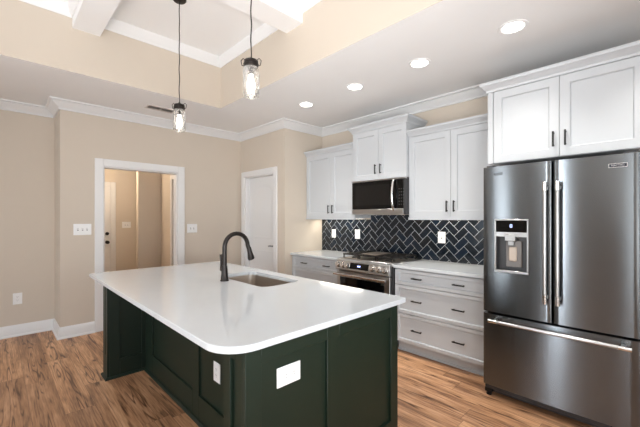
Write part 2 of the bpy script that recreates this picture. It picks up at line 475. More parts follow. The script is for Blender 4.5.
# crown, baseboards
struct(sweep(MB(), [(XL, YB), (XL, YR), (XD, YR), (XD, YP), (XP, YP), (XP, YF), (XR, YF), (XR, YB)], CROWN, CZ, closed=True).build('trim_3', 'trim'))
BB = [(0, 0), (0, 0.135), (0.006, 0.135), (0.009, 0.125), (0.015, 0.118), (0.015, 0.0)]
BB = [(0, 0.0), (0, 0.135), (0.006, 0.135), (0.010, 0.122), (0.016, 0.112), (0.016, 0.022), (0.028, 0.014), (0.030, 0)]
struct(sweep(MB(), [(XL, YB), (XL, YR), (XD, YR), (XD, OY0 - 0.09)], BB, 0).build('baseboard_left', 'trim'))
struct(sweep(MB(), [(XD, OY1 + 0.09), (XD, YP), (PX0 - 0.08, YP)], BB, 0).build('baseboard_doorway', 'trim'))
struct(sweep(MB(), [(PX1 + 0.09, YP), (XP, YP), (XP, 3.05)], BB, 0).build('baseboard_pantry', 'trim'))
struct(sweep(MB(), [(-0.05, YF), (XR, YF), (XR, YB), (XL + 0.001, YB)], BB, 0).build('baseboard_right', 'trim'))

# casings
def casing_x(name, x, ya, yb, z, cw=0.092, t=0.02, dirn=1, jamb=0.12):      # on a wall that faces +X
    m = MB()
    m.box(x, x + t, ya - cw, ya, 0, z + cw); m.box(x, x + t, yb, yb + cw, 0, z + cw); m.box(x, x + t, ya, yb, z, z + cw)
    if jamb:
        m.box(x - jamb, x, ya, ya + 0.016, 0, z); m.box(x - jamb, x, yb - 0.016, yb, 0, z); m.box(x - jamb, x, ya + 0.016, yb - 0.016, z - 0.016, z)
        m.box(x - jamb - t, x - jamb, ya - cw, ya, 0, z + cw); m.box(x - jamb - t, x - jamb, yb, yb + cw, 0, z + cw); m.box(x - jamb - t, x - jamb, ya, yb, z, z + cw)
    return struct(m.build(name, 'trim', bevel=0.003))
casing_x('trim_4', XD, OY0, OY1, OZ)
def casing_y(name, y, xa, xb, z, cw=0.082, t=0.02, jamb=0.12):
    m = MB()
    m.box(xa - cw, xa, y - t, y, 0, z + cw); m.box(xb, xb + cw, y - t, y, 0, z + cw); m.box(xa, xb, y - t, y, z, z + cw)
    if jamb:
        m.box(xa, xa + 0.016, y, y + jamb, 0, z); m.box(xb - 0.016, xb, y, y + jamb, 0, z); m.box(xa + 0.016, xb - 0.016, y, y + jamb, z - 0.016, z)
    return struct(m.build(name, 'trim', bevel=0.003))
casing_y('trim_5', YP, PX0, PX1, PZ, 0.085)
casing_y('trim_6', BY, -5.98, -5.16, 2.08, 0.085)
struct(MB().box(HX, HX + 0.02, 1.655, 1.745, 0, 2.13).box(HX, HX + 0.02, 0.74, 1.655, 2.045, 2.13).build('trim_7', 'trim', bevel=0.003))

# pantry door : two panels, arched top panel
def panel_outline(x0, x1, z0, z1, arch):
    pts = [(x0, z0), (x1, z0), (x1, z1 - arch)]
    if arch > 0:
        cx = (x0 + x1) / 2; hw = (x1 - x0) / 2
        for k in range(1, 12):
            a = k / 12; xx = x1 + (x0 - x1) * a
            pts.append((xx, z1 - arch + arch * math.sin(PI * a) ** 0.8))
        pts.append((x0, z1 - arch))
    else: pts.append((x0, z1))
    return pts
def raised_panel(m, poly, yf):
    cx = sum(p[0] for p in poly) / len(poly); cz = sum(p[1] for p in poly) / len(poly)
    xs = [p[0] for p in poly]; zs = [p[1] for p in poly]
    hw = (max(xs) - min(xs)) / 2; hz = (max(zs) - min(zs)) / 2; mx = (max(xs) + min(xs)) / 2; mz = (max(zs) + min(zs)) / 2
    def inset(d): return [(mx + (x - mx) * (hw - d) / hw, mz + (z - mz) * (hz - d) / hz) for x, z in poly]
    rr = []
    for d, h in ((-0.004, 0.0), (0.0, -0.003), (0.010, -0.003), (0.016, -0.0005), (0.03, -0.0005), (0.05, -0.003), (0.06, -0.003)):
        rr.append([(x, yf + h, z) for x, z in inset(d)])
    m.rings(rr, cap=True, smooth=False)
dx0, dx1 = PX0 + 0.018, PX1 - 0.018; dy = YP + 0.075
m = MB().box(dx0, dx1, dy, dy + 0.035, 0.01, PZ - 0.018)
raised_panel(m, panel_outline(dx0 + 0.12, dx1 - 0.12, 1.10, 1.93, 0.10), dy)
raised_panel(m, panel_outline(dx0 + 0.12, dx1 - 0.12, 0.22, 0.90, 0.0), dy)
door = struct(m.build('door_1', 'trim'))
m = MB().lathe((dx1 - 0.07, dy, 0.99), [(0.028, 0), (0.028, -0.008), (0.012, -0.012), (0.01, -0.045)], axis='Y')
m.tube([(dx1 - 0.07, dy - 0.045, 0.99), (dx1 - 0.12, dy - 0.048, 0.992), (dx1 - 0.17, dy - 0.046, 0.985)], [0.010, 0.009, 0.007])
m.build('door_handle', 'bronze', door)
# hall entry door
m = MB().box(HX + 0.002, HX + 0.03, 0.75, 1.652, 0.01, 2.043)
d2 = struct(m.build('door_2', 'trim', bevel=0.003))
MB().lathe((HX + 0.03, 1.59, 1.10), [(0.032, 0), (0.032, 0.012), (0.02, 0.02), (0.02, 0.03)], axis='X').build('deadbolt', 'bronze', d2)
MB().lathe((HX + 0.03, 1.59, 0.93), [(0.034, 0), (0.03, 0.01), (0.012, 0.015), (0.012, 0.04), (0.028, 0.05), (0.032, 0.065), (0.02, 0.078)], axis='X').build('door_handle', 'bronze', d2)
struct(MB().box(-5.962, -5.178, BY + 0.07, BY + 0.105, 0.01, 2.06).build('door_3', 'trim', bevel=0.003))
# hall ceiling lamp
t = empty('ceiling_lamp', (-6.75, 1.15, HC), 'round warm ceiling lamp in the hall beyond the doorway', 'ceiling lamp')
MB().lathe((-6.75, 1.15, HC), [(0.13, -0.001), (0.13, -0.02), (0.12, -0.025)]).build('lamp_base', 'bronze', t)
MB().lathe((-6.75, 1.15, HC), [(0.115, -0.025), (0.11, -0.05), (0.07, -0.075), (0.02, -0.085)]).build('lamp_shade', emit('warm_shade', (1, 0.75, 0.5, 1), 5), t)
l = bpy.data.lights.new('hall_glow', 'POINT'); l.energy = 30; l.color = (1, 0.82, 0.62); l.shadow_soft_size = 0.08
lo = bpy.data.objects.new('hall_glow', l); lo.location = (-6.75, 1.15, HC - 0.16); COL.objects.link(lo)

# ------------------------------------------------------------ island
IG = empty('kitchen_island', (-2.35, 1.25, 0), 'dark green panelled kitchen island with a seating overhang and corner supports', 'kitchen island')
IX0, IX1 = -3.53, -1.14     # outer faces of the ends
IY0, IYB, IY1 = 0.697, 1.005, 1.757
TOPZ = 0.884
# body with toe kick to the working side, end frame and stiles
m = MB().box(IX0 + 0.02, IX1 - 0.02, IYB + 0.02, IY1 - 0.02, 0.10, 0.62)
m.box(IX0 + 0.02, IX1 - 0.02, IYB + 0.02, IYB + 0.05, 0.62, TOPZ)
m.box(IX0 + 0.02, -2.80, IYB + 0.05, IY1 - 0.02, 0.62, TOPZ); m.box(-1.95, IX1 - 0.02, IYB + 0.05, IY1 - 0.02, 0.62, TOPZ)
m.box(-2.80, -1.95, IY1 - 0.012, IY1, 0.62, TOPZ)
m.box(IX0 + 0.02, IX1 - 0.02, IYB + 0.02, IY1 - 0.10, 0, 0.10)
m.build('cabinet_body', 'green', IG)
# end face (facing +X): slab, rails and stiles proud of it
def end_panel(x, s):
    m = MB(); D = 0.02
    m.box(x, x - s * D, IY0, IY1, 0, TOPZ)
    fx = x + 0  # outer plane
    m2 = MB()
    a, b_ = x - s * 0.020, x
    return m
m = MB()
RB = 0.205; RT = 0.822
m.box(IX1 - 0.030, IX1 - 0.014, IY0 + 0.021, IY1 - 0.002, 0, TOPZ)
for ya, yb in ((IY0, 0.772), (1.15, 1.236), (1.686, IY1)): m.box(IX1 - 0.016, IX1, ya, yb, 0, TOPZ)
for ya, yb in ((0.772, 1.15), (1.236, 1.686)):
    m.box(IX1 - 0.016, IX1, ya, yb, RT, TOPZ); m.box(IX1 - 0.016, IX1, ya, yb, 0, RB)
m.build('end_panel', 'green', IG, bevel=0.0015)
m = MB()
m.box(IX0 + 0.014, IX0 + 0.030, IY0 + 0.021, IY1 - 0.002, 0, TOPZ)
for ya, yb in ((IY0, 0.772), (1.15, 1.236), (1.686, IY1)): m.box(IX0 + 0.016, IX0, ya, yb, 0, TOPZ)
for ya, yb in ((0.772, 1.15), (1.236, 1.686)):
    m.box(IX0 + 0.016, IX0, ya, yb, RT, TOPZ); m.box(IX0 + 0.016, IX0, ya, yb, 0, RB)
m.build('end_panel', 'green', IG, bevel=0.0015)
# support columns under the overhang
def support(xa, xb, inner, side):
    m = MB(); st = 0.055
    lo_, hi_ = min(xa, xb), max(xa, xb)
    # front (facing -Y) stiles and rails with a narrow recess
    m.box(lo_, lo_ + st, IY0, IY0 + 0.02, 0, TOPZ); m.box(hi_ - st, hi_, IY0, IY0 + 0.02, 0, TOPZ)
    m.box(lo_ + st, hi_ - st, IY0, IY0 + 0.02, TOPZ - 0.05, TOPZ); m.box(lo_ + st, hi_ - st, IY0, IY0 + 0.02, 0, RB)
    m.box(lo_ + st - 0.001, hi_ - st + 0.001, IY0 + 0.016, IY0 + 0.02, RB, TOPZ - 0.05)
    # inner side (facing the knee space)
    x0, x1 = (hi_ - 0.018, hi_) if side > 0 else (lo_, lo_ + 0.018)
    xr0, xr1 = (hi_ - 0.018, hi_ - 0.014) if side > 0 else (lo_ + 0.014, lo_ + 0.018)
    ya, yb = IY0 + 0.02, IYB
    m.box(x0, x1, ya, ya + 0.08, 0, TOPZ); m.box(x0, x1, yb - 0.03, yb, 0, TOPZ)
    m.box(x0, x1, ya + 0.08, yb - 0.03, 0, 0.16); m.box(x0, x1, ya + 0.08, yb - 0.03, TOPZ - 0.08, TOPZ)
    m.box(xr0, xr1, ya + 0.079, yb - 0.029, 0.16, TOPZ - 0.08)
    return m.build('overhang_support', 'green', IG, bevel=0.0015)
support(IX0 + 0.0165, -3.385, 0, 1)
support(-1.312, IX1 - 0.0165, 0, -1)
# back panel of the knee space, facing -Y
m = MB(); BX0, BX1 = -3.385, -1.312
m.box(BX0, BX1, IYB + 0.014, IYB + 0.02, 0, TOPZ)
edges = [(BX0, -3.19), (-2.77, -2.68), (-2.345, -2.245)]
stiles = [(BX0, -3.19), (-2.345, -2.245), (-1.40, BX1)]
for a, b_ in stiles: m.box(a, b_, IYB, IYB + 0.016, 0, TOPZ)
for a, b_ in ((-3.19, -2.345), (-2.245, -1.40)):
    m.box(a, b_, IYB, IYB + 0.016, 0, 0.185); m.box(a, b_, IYB, IYB + 0.016, TOPZ - 0.09, TOPZ)
m.build('back_panel', 'green', IG, bevel=0.0015)
# shoe moulding round the foot
SH = [(0, 0), (0, 0.022), (0.004, 0.022), (0.012, 0.016), (0.016, 0.008), (0.016, 0)]
m = MB()
sweep(m, [(IX0, IY1), (IX0, IY0), (-3.385, IY0), (-3.385, IYB), (-1.312, IYB), (-1.312, IY0), (IX1, IY0), (IX1, IY1)], SH, 0, side=1)
m.build('shoe_moulding', 'green', IG)
# doors and drawers on the working side
for k in range(4):
    xa = IX0 + 0.04 + k * 0.587
    m = MB().recess_y(xa, xa + 0.58, 0.115, TOPZ - 0.01, 0, 0.02, 0.06)
    m.xf(Matrix.Translation((0, IY1, 0)) @ Matrix.Translation((2 * xa + 0.58, 0, 0)) @ Matrix.Rotation(PI, 4, 'Z'))
    d = m.build('door', 'green', IG)
    MB().box(xa + 0.05, xa + 0.06, IY1 + 0.012, IY1 + 0.03, 0.66, 0.79).build('pull', 'black', d, bevel=0.002)

# outlets and switches ---------------------------------------------------------
def plate_parts(parent, gangs, kind, mat, vertical=True, W_=None, H_=None):
    """plate in local xz plane, facing -Y at y=0, transformed by mat (world)"""
    w_ = W_ or (0.075 + 0.046 * (gangs - 1)); h_ = H_ or 0.125
    m = MB().box(-w_ / 2, w_ / 2, -0.006, 0, -h_ / 2, h_ / 2); m.xf(mat)
    p = m.build('cover_plate', 'plate', parent, bevel=0.002)
    for g in range(gangs):
        cx = (g - (gangs - 1) / 2) * 0.046
        if kind == 'switch':
            m = MB().box(cx - 0.005, cx + 0.005, -0.016, -0.0062, -0.004, 0.012).xf(mat)
            m.build('toggle', 'plate', parent)
            MB().box(cx - 0.007, cx + 0.007, -0.0068, -0.0058, -0.014, 0.014).xf(mat).build('toggle_slot', 'slot', parent)
        else:
            for s in (-1, 1):
                if vertical: px, pz = cx, s * 0.02
                else: px, pz = s * 0.022, 0
                rot = Matrix.Identity(4) if vertical else Matrix.Rotation(PI / 2, 4, 'Y')
                m = MB().lathe((0, 0, 0), [(0.0165, -0.006), (0.0165, -0.0075), (0.015, -0.008)], axis='Y', n=20)
                m.xf(mat @ Matrix.Translation((px, 0, pz)) @ rot)
                rc = m.build('socket', 'plate', parent)
                m = MB().box(-0.0075, -0.005, -0.0085, -0.0078, -0.001, 0.009).box(0.005, 0.0075, -0.0085, -0.0078, 0.0, 0.008).box(-0.002, 0.002, -0.0085, -0.0078, -0.010, -0.006)
                m.xf(mat @ Matrix.Translation((px, 0, pz)) @ rot)
                m.build('slots', 'slot', rc)
    return p
def facing(axis, x, y, z):
    a = {'-Y': 0, '+X': PI / 2, '+Y': PI, '-X': -PI / 2}[axis]
    return Matrix.Translation((x, y, z)) @ Matrix.Rotation(a, 4, 'Z')
o = bpy.data.objects.new('outlet', None); COL.objects.link(o); o.parent = IG; o['label'] = 'white horizontal outlet on the end panel'
o.location = Vector((IX1 - 0.014, 0.922, 0.728)) - IG.location
plate_parts(o, 1, 'outlet', facing('+X', IX1 - 0.014, 0.922, 0.728), vertical=False, W_=0.13, H_=0.085)
o = bpy.data.objects.new('outlet', None); COL.objects.link(o); o.parent = IG; o['label'] = 'white vertical outlet in the knee space'
o.location = Vector((-1.998, IYB + 0.014, 0.425)) - IG.location
plate_parts(o, 1, 'outlet', facing('-Y', -1.998, IYB + 0.014, 0.425), W_=0.085, H_=0.125)

def wall_plate(name, axis, x, y, z, gangs, kind, label, cat, W_=None, H_=None):
    t = empty(name, (x, y, z), label, cat)
    plate_parts(t, gangs, kind, facing(axis, x, y, z), W_=W_, H_=H_)
wall_plate('light_switch', '+X', XD, 0.757, 1.272, 3, 'switch', 'white three-toggle light switch plate on the beige wall left of the doorway', 'light switch', W_=0.18, H_=0.135)
wall_plate('light_switch', '+X', XD, 2.105, 1.257, 2, 'switch', 'white two-toggle light switch plate on the wall right of the doorway', 'light switch', W_=0.15, H_=0.13)
wall_plate('light_switch', '+X', HX, 1.94, 1.27, 2, 'switch', 'small white light switch plate on the tan hall wall beside the white door', 'light switch', W_=0.16)
wall_plate('wall_outlet', '+X', XL, 0.19, 0.445, 1, 'outlet', 'white wall outlet low on the far left wall above the baseboard', 'outlet', W_=0.085, H_=0.135)
YT = 3.658
wall_plate('wall_outlet', '-Y', -3.487, YT, 1.178, 1, 'outlet', 'white outlet on the dark tile backsplash nearest the pantry wall', 'outlet', W_=0.08)
wall_plate('wall_outlet', '-Y', -3.027, YT, 1.182, 1, 'outlet', 'white outlet on the dark tile backsplash just left of the range', 'outlet', W_=0.09, H_=0.13)
wall_plate('light_switch', '-Y', -1.79, YT, 1.188, 1, 'switch', 'white switch plate on the dark tile backsplash right of the range', 'light switch', W_=0.09, H_=0.13)

# island countertop with a sink cutout
def rrect(x0, x1, y0, y1, r, n=8):
    rr = r if isinstance(r, (list, tuple)) else [r] * 4       # corners: x0y0, x1y0, x1y1, x0y1
    pts = []
    for (cx, cy, a0, q) in ((x0 + rr[0], y0 + rr[0], PI, rr[0]), (x1 - rr[1], y0 + rr[1], 1.5 * PI, rr[1]), (x1 - rr[2], y1 - rr[2], 0, rr[2]), (x0 + rr[3], y1 - rr[3], 0.5 * PI, rr[3])):
        for k in range(n + 1):
            a = a0 + PI / 2 * k / n; pts.append((cx + q * math.cos(a), cy + q * math.sin(a)))
    return pts
CT = 0.914
SX0, SX1, SY0, SY1 = -2.70, -2.005, 1.37, 1.735
outer = rrect(-3.595, -1.13, 0.60, 1.845, [0.015, 0.15, 0.02, 0.015]); inner = rrect(SX0, SX1, SY0, SY1, 0.07)
m = MB(); V = {}
e_ = 0.003
def shr(pts, d):
    cx, cy = -2.35, 1.25
    return [(cx + (x - cx) * (1 - d / 1.2), cy + (y - cy) * (1 - d / 0.65)) for x, y in pts]
loops = [[(x, y, TOPZ) for x, y in inner], [(x, y, TOPZ) for x, y in shr(outer, e_)], [(x, y, TOPZ + e_) for x, y in outer], [(x, y, CT - e_) for x, y in outer], [(x, y, CT) for x, y in shr(outer, e_)], [(x, y, CT) for x, y in inner]]
m.rings(loops, closed=True, smooth=False)
ct = m.build('countertop', 'counter', bevel=0, sharp=30)
tag(ct, 'white quartz countertop with a rounded corner on the green island', 'countertop')

# sink
SKt = empty('kitchen_sink', ((SX0 + SX1) / 2, (SY0 + SY1) / 2, 0.67), 'stainless steel undermount sink set in the island countertop', 'sink')
def off(d): return rrect(SX0 - d, SX1 + d, SY0 - d, SY1 + d, 0.07 + d)
m = MB()
L_ = [([(x, y, TOPZ - 0.001) for x, y in off(0.008)]), ([(x, y, TOPZ - 0.001) for x, y in off(-0.002)]), ([(x, y, 0.70) for x, y in off(-0.006)]),
      ([(x, y, 0.682) for x, y in off(-0.02)]), ([(x, y, 0.674) for x, y in off(-0.045)]), ([(x, y, 0.672) for x, y in off(-0.065)])]
m.rings(L_, cap=False)
vb = [m.bm.verts.new((x, y, 0.672)) for x, y in off(-0.065)]; m.bm.faces.new(vb)
bmesh.ops.remove_doubles(m.bm, verts=m.bm.verts, dist=0.0001)
bo = m.build('basin', 'sinksteel', SKt)
sd = bo.modifiers.new('thick', 'SOLIDIFY'); sd.thickness = 0.0012; sd.offset = -1
MB().lathe((-2.365, 1.56, 0.674), [(0.045, 0), (0.045, 0.004), (0.03, 0.004), (0.028, 0.001)]).build('drain', 'chrome', SKt)

# faucet
FX, FY = -2.43, 1.30
FT = empty('faucet', (FX, FY, CT), 'dark bronze gooseneck pull-down faucet behind the island sink', 'faucet')
MB().lathe((FX, FY, CT), [(0.034, 0), (0.034, 0.006), (0.030, 0.012), (0.026, 0.05), (0.0245, 0.09), (0.022, 0.105), (0.020, 0.12)]).build('base', 'bronze', FT)
pts = [(FX, FY, CT + 0.10), (FX, FY, CT + 0.19), (FX, FY, CT + 0.265)]
r_ = 0.105
for k in range(1, 15):
    a = PI * k / 15 * 1.06
    pts.append((FX, FY + r_ - r_ * math.cos(a), CT + 0.265 + r_ * 1.0 * math.sin(a)))
MB().tube(pts, 0.0175, 16).build('spout', 'bronze', FT)
e0 = Vector(pts[-1]); dirv = (Vector(pts[-1]) - Vector(pts[-2])).normalized()
sp = [e0 - dirv * 0.005, e0 + dirv * 0.02, e0 + dirv * 0.025, e0 + dirv * 0.06, e0 + dirv * 0.105, e0 + dirv * 0.118]
MB().tube([Vector(p) + Vector((0, 0.004 * i, 0)) for i, p in enumerate(sp)], [0.017, 0.0175, 0.0195, 0.021, 0.0285, 0.027], 18).build('spray_head', 'bronze', FT)
m = MB().tube([(FX, FY, CT + 0.085), (FX - 0.045, FY, CT + 0.085)], [0.017, 0.0165], 14)
m.tube([(FX - 0.045, FY, CT + 0.08), (FX - 0.048, FY, CT + 0.10), (FX - 0.056, FY, CT + 0.15), (FX - 0.060, FY, CT + 0.205)], [0.016, 0.013, 0.0085, 0.0105], 12)
m.build('handle', 'bronze', FT)

# ------------------------------------------------------------ cabinets on the back wall
WY = YF - 0.002
def pull_h(x, y, z, L=0.115):
    m = MB().box(x - L / 2, x + L / 2, y - 0.032, y - 0.022, z - 0.006, z + 0.006)
    for s in (-1, 1): m.box(x + s * (L / 2 - 0.012) - 0.005, x + s * (L / 2 - 0.012) + 0.005, y - 0.024, y, z - 0.005, z + 0.005)
    return m
def pull_v(x, y, z, L=0.115):
    m = MB().box(x - 0.006, x + 0.006, y - 0.032, y - 0.022, z - L / 2, z + L / 2)
    for s in (-1, 1): m.box(x - 0.005, x + 0.005, y - 0.024, y, z + s * (L / 2 - 0.012) - 0.005, z + s * (L / 2 - 0.012) + 0.005)
    return m
FY0 = 3.06
def base_cabinet(xa, xb, pulls, label):
    t = empty('base_cabinet', ((xa + xb) / 2, 3.36, 0), label, 'cabinet')
    m = MB().box(xa, xb, FY0 + 0.036, WY, 0.115, TOPZ - 0.001)
    m.build('cabinet_body', 'cab', t)
    MB().box(xa, xb, FY0 + 0.075, FY0 + 0.095, 0, 0.115).box(xa, xb, FY0 + 0.065, FY0 + 0.075, 0, 0.02).build('toe_kick', 'cab', t)
    for z0, z1 in ((0.714, 0.872), (0.419, 0.708), (0.118, 0.413)):
        d = MB().recess_y(xa + 0.003, xb - 0.003, z0, z1, FY0, 0.035, 0.045, frt=0.032).build('drawer', 'cab', t)
        for px in pulls: pull_h(px, FY0, (z0 + z1) / 2).build('pull', 'black', d, bevel=0.002)
    return t
base_cabinet(-2.02, -1.045, (-1.757, -1.331), 'white three-drawer base cabinet between the range and the refrigerator')
base_cabinet(-3.745, -2.822, (-3.468, -3.038), 'white three-drawer base cabinet left of the range by the pantry wall')
def counter(xa, xb, label):
    o = MB().box(xa, xb, 3.03, WY, TOPZ, CT).build('countertop', 'counter', bevel=0.003)
    tag(o, label, 'countertop')
counter(-2.022, -1.04, 'white quartz countertop between the range and the refrigerator')
counter(-3.748, -2.820, 'white quartz countertop on the far side of the range by the pantry wall')

CCROWN = [(0, 0), (0.008, 0), (0.012, 0.016), (0.02, 0.022), (0.04, 0.045), (0.05, 0.05), (0.052, 0.062), (0.052, 0.07), (0, 0.07)]
def upper(xa, xb, yf, z0, zt, gapx, panels_z, label, rail=True, left_ret=True, right_ret=True, fl=0.0, frr=0.0, ch=0.07, pz=1.53, name='wall_cabinet', hx=(0.035, 0.04)):
    """box front face at yf; doors sit proud of the box"""
    t = empty(name, ((xa + xb) / 2, 3.5, z0), label, 'cabinet')
    m = MB().box(xa, xb, yf + 0.02, WY, z0, zt)
    if fl: m.box(xa, xa + fl - 0.003, yf + 0.002, yf + 0.02, z0, zt)
    m.build('cabinet_body', 'cab', t)
    for k, (a, b_) in enumerate(((xa + fl + 0.002, gapx - 0.0018), (gapx + 0.0018, xb - frr - 0.002))):
        fr_ = 0.062
        d = MB().recess_y(a, b_, z0 + 0.003, panels_z, yf, 0.0195, fr_).build('door', 'cab', t)
        px = gapx - hx[0] if k == 0 else gapx + hx[1]
        pull_v(px, yf, pz).build('pull', 'black', d, bevel=0.002)
    pr_ = [(o_, z_ * ch / 0.07) for o_, z_ in CCROWN]
    pth = [(xa, WY - 0.0)] if left_ret else []
    pth += [(xa, yf), (xb, yf)]
    if right_ret: pth += [(xb, WY)]
    m = MB(); sweep(m, pth, pr_, zt, side=1)
    # flat top so that the moulding is not hollow
    m.box(xa, xb, yf, WY, zt + ch - 0.006, zt + ch)
    # path runs wall -> front -> wall with the room on its left, so flip
    o = m.build('crown_moulding', 'cab', t)
    if rail:
        m = MB().box(xa - (0.012 if left_ret == 2 else 0), xb, yf - 0.012, yf + 0.012, z0 - 0.028, z0 - 0.0005)
        m.box(xa, xb, yf + 0.012, WY, z0 - 0.008, z0 - 0.0005)
        m.build('light_rail', 'cab', t)
    return t
UF = 3.335
upper(-3.744, -2.803, UF, 1.418, 2.312, -3.237, 2.31, 'white double-door wall cabinet left of the microwave', left_ret=False, right_ret=False)
upper(-2.018, -1.078, UF, 1.418, 2.312, -1.538, 2.31, 'white double-door wall cabinet between the microwave and the refrigerator', left_ret=False, right_ret=False)
upper(-2.80, -2.021, 3.29, 1.871, 2.475, -2.405, 2.474, 'taller white double-door cabinet directly above the microwave', rail=False, pz=1.995, ch=0.08)
upper(-1.075, -0.09, 3.04, 1.872, 2.478, -0.566, 2.476, 'deep white double-door cabinet above the refrigerator', rail=False, fl=0.045, pz=2.005, ch=0.075)

# backsplash : 3x6 herringbone at 45 degrees, each tile a raised piece on the grout bed
def clip(poly, x0, x1, z0, z1):
    def c1(P, f, g):
        out = []
        for i in range(len(P)):
            a, b_ = P[i], P[(i + 1) % len(P)]; fa, fb = f(a), f(b_)
            if fa >= 0: out.append(a)
            if (fa >= 0) != (fb >= 0):
                t_ = fa / (fa - fb); out.append((a[0] + (b_[0] - a[0]) * t_, a[1] + (b_[1] - a[1]) * t_))
        return out
    for f in (lambda p: p[0] - x0, lambda p: x1 - p[0], lambda p: p[1] - z0, lambda p: z1 - p[1]):
        poly = c1(poly, f, None)
        if len(poly) < 3: return []
    return poly
bx0, bx1, bz0, bz1 = -3.747, -1.04, CT + 0.001, 1.391
m = MB(); m.box(bx0, bx1, 3.662, 3.6695, bz0, bz1)
rng_z = 1.86
m.box(-2.80, -2.02, 3.662, 3.6695, bz1, 1.45)
m.mi = 1
Wt = 0.0762; g_ = 0.0042
PHX, PHZ = -1.380, 1.370
for i in range(-60, 60):
    for j in range(-14, 14):
        ox, oz = i + 4 * j, i
        for (a0, b0, a1, b1) in ((0, 0, 2, 1), (2, -1, 3, 1)):
            q = [(ox + a0, oz + b0), (ox + a1, oz + b0), (ox + a1, oz + b1), (ox + a0, oz + b1)]
            cx = (q[0][0] + q[2][0]) / 2; cz = (q[0][1] + q[2][1]) / 2
            q = [(cx + (x - cx) * (1 - g_ / Wt / abs(a1 - a0)), cz + (z - cz) * (1 - g_ / Wt / abs(b1 - b0))) for x, z in q]
            q = [(PHX + (x - z) * Wt / math.sqrt(2), PHZ + (x + z) * Wt / math.sqrt(2)) for x, z in q]
            if max(p[0] for p in q) < bx0 or min(p[0] for p in q) > bx1 or max(p[1] for p in q) < bz0 or min(p[1] for p in q) > 1.45: continue
            top = bz1
            ccx = sum(p[0] for p in q) / 4
            q1 = clip(q, bx0 + 0.001, bx1 - 0.001, bz0 + 0.002, bz1)
            q2 = clip(q, -2.799, -2.021, bz1, 1.449)
            for qq in (q1, q2):
                if len(qq) >= 3:
                    ar = abs(sum(qq[k][0] * qq[(k + 1) % len(qq)][1] - qq[(k + 1) % len(qq)][0] * qq[k][1] for k in range(len(qq)))) / 2
                    if ar < 2e-5: continue
                    tx, tz = random.uniform(-1, 1) * 0.004, random.uniform(-1, 1) * 0.004
                    mx_ = sum(p[0] for p in qq) / len(qq); mz_ = sum(p[1] for p in qq) / len(qq)
                    m.rings([[(x, 3.664, z) for x, z in qq], [(x, 3.6605 + (x - mx_) * tx + (z - mz_) * tz, z) for x, z in qq]], smooth=False)
bs = m.build('backsplash', ['grout', 'tile'])
tag(bs, 'navy and black glazed herringbone tile backsplash with pale grout behind the range', 'backsplash')

# under-cabinet light strips
def ucl(xa, xb, label, pw):
    t = empty('cabinet_light', ((xa + xb) / 2, 3.60, 1.408), label, 'light strip')
    MB().box(xa, xb, 3.54, 3.60, 1.398, 1.4095).build('lamp_housing', 'plate', t)
    MB().box(xa + 0.02, xb - 0.02, 3.55, 3.59, 1.3965, 1.3979).build('lamp_lens', emit('strip_glow', (1, 0.93, 0.8, 1), 3), t)
    area('strip_light', ((xa + xb) / 2, 3.57, 1.393), (0, 0, 0), xb - xa - 0.04, 0.04, pw, (1, 0.9, 0.75))
ucl(-3.70, -2.85, 'slim light strip under the wall cabinet left of the microwave', 2.6)
ucl(-1.97, -1.12, 'slim light strip under the wall cabinet beside the refrigerator', 1.6)

# ------------------------------------------------------------ microwave
MX0, MX1, MY, MZ0, MZ1 = -2.798, -2.0195, 3.27, 1.452, 1.868
mw = empty('microwave', ((MX0 + MX1) / 2, 3.45, MZ0), 'black glass and stainless over-the-range microwave under the taller cabinet', 'microwave')
MB().box(MX0, MX1, MY + 0.03, 3.655, MZ0 + 0.004, MZ1).build('microwave_body', 'darkplastic', mw, bevel=0.003)
DX = -2.135
d = MB().box(MX0 + 0.002, DX, MY, MY + 0.03, MZ0 + 0.068, MZ1 - 0.018).build('door', 'glassblack', mw, bevel=0.003)
MB().box(MX0 + 0.06, DX - 0.10, MY - 0.001, MY + 0.001, MZ0 + 0.11, MZ1 - 0.06).build('window', plain('dark_screen', srgb(10, 10, 11), 0.12), d)
hp = [(DX - 0.03, MY - 0.004, MZ0 + 0.055)]
for k in range(13):
    a = k / 12; hp.append((DX - 0.03, MY - 0.015 - 0.038 * math.sin(PI * a) ** 0.7, MZ0 + 0.045 + 0.35 * a))
hp = hp[1:]
MB().tube(hp, 0.013, 12).build('handle', 'chrome', d)
cp = MB().box(DX + 0.002, MX1 - 0.03, MY, MY + 0.03, MZ0 + 0.068, MZ1 - 0.018).build('control_panel', 'glassblack', mw, bevel=0.002)
for r0 in range(6):
    for c0 in range(3): MB().box(DX + 0.03 + c0 * 0.028, DX + 0.038 + c0 * 0.028, MY - 0.001, MY, MZ0 + 0.11 + r0 * 0.035, MZ0 + 0.114 + r0 * 0.035).build('button', 'mark', cp)
MB().box(MX0, MX1 - 0.03, MY - 0.004, MY + 0.03, MZ0, MZ0 + 0.066).build('lower_trim', 'steel2', mw, bevel=0.004)
MB().box(MX0, MX1, MY + 0.002, MY + 0.03, MZ1 - 0.016, MZ1).build('upper_trim', 'steel2', mw, bevel=0.002)
MB().box(MX1 - 0.028, MX1, MY + 0.002, MY + 0.03, MZ0, MZ1 - 0.018).build('side_trim', 'darkplastic', mw)
m = MB()
for k in range(10): m.box(MX0 + 0.1 + k * 0.055, MX0 + 0.14 + k * 0.055, MY + 0.08, MY + 0.16, MZ0 + 0.001, MZ0 + 0.004)
m.build('vent_filter', 'greyplastic', mw)

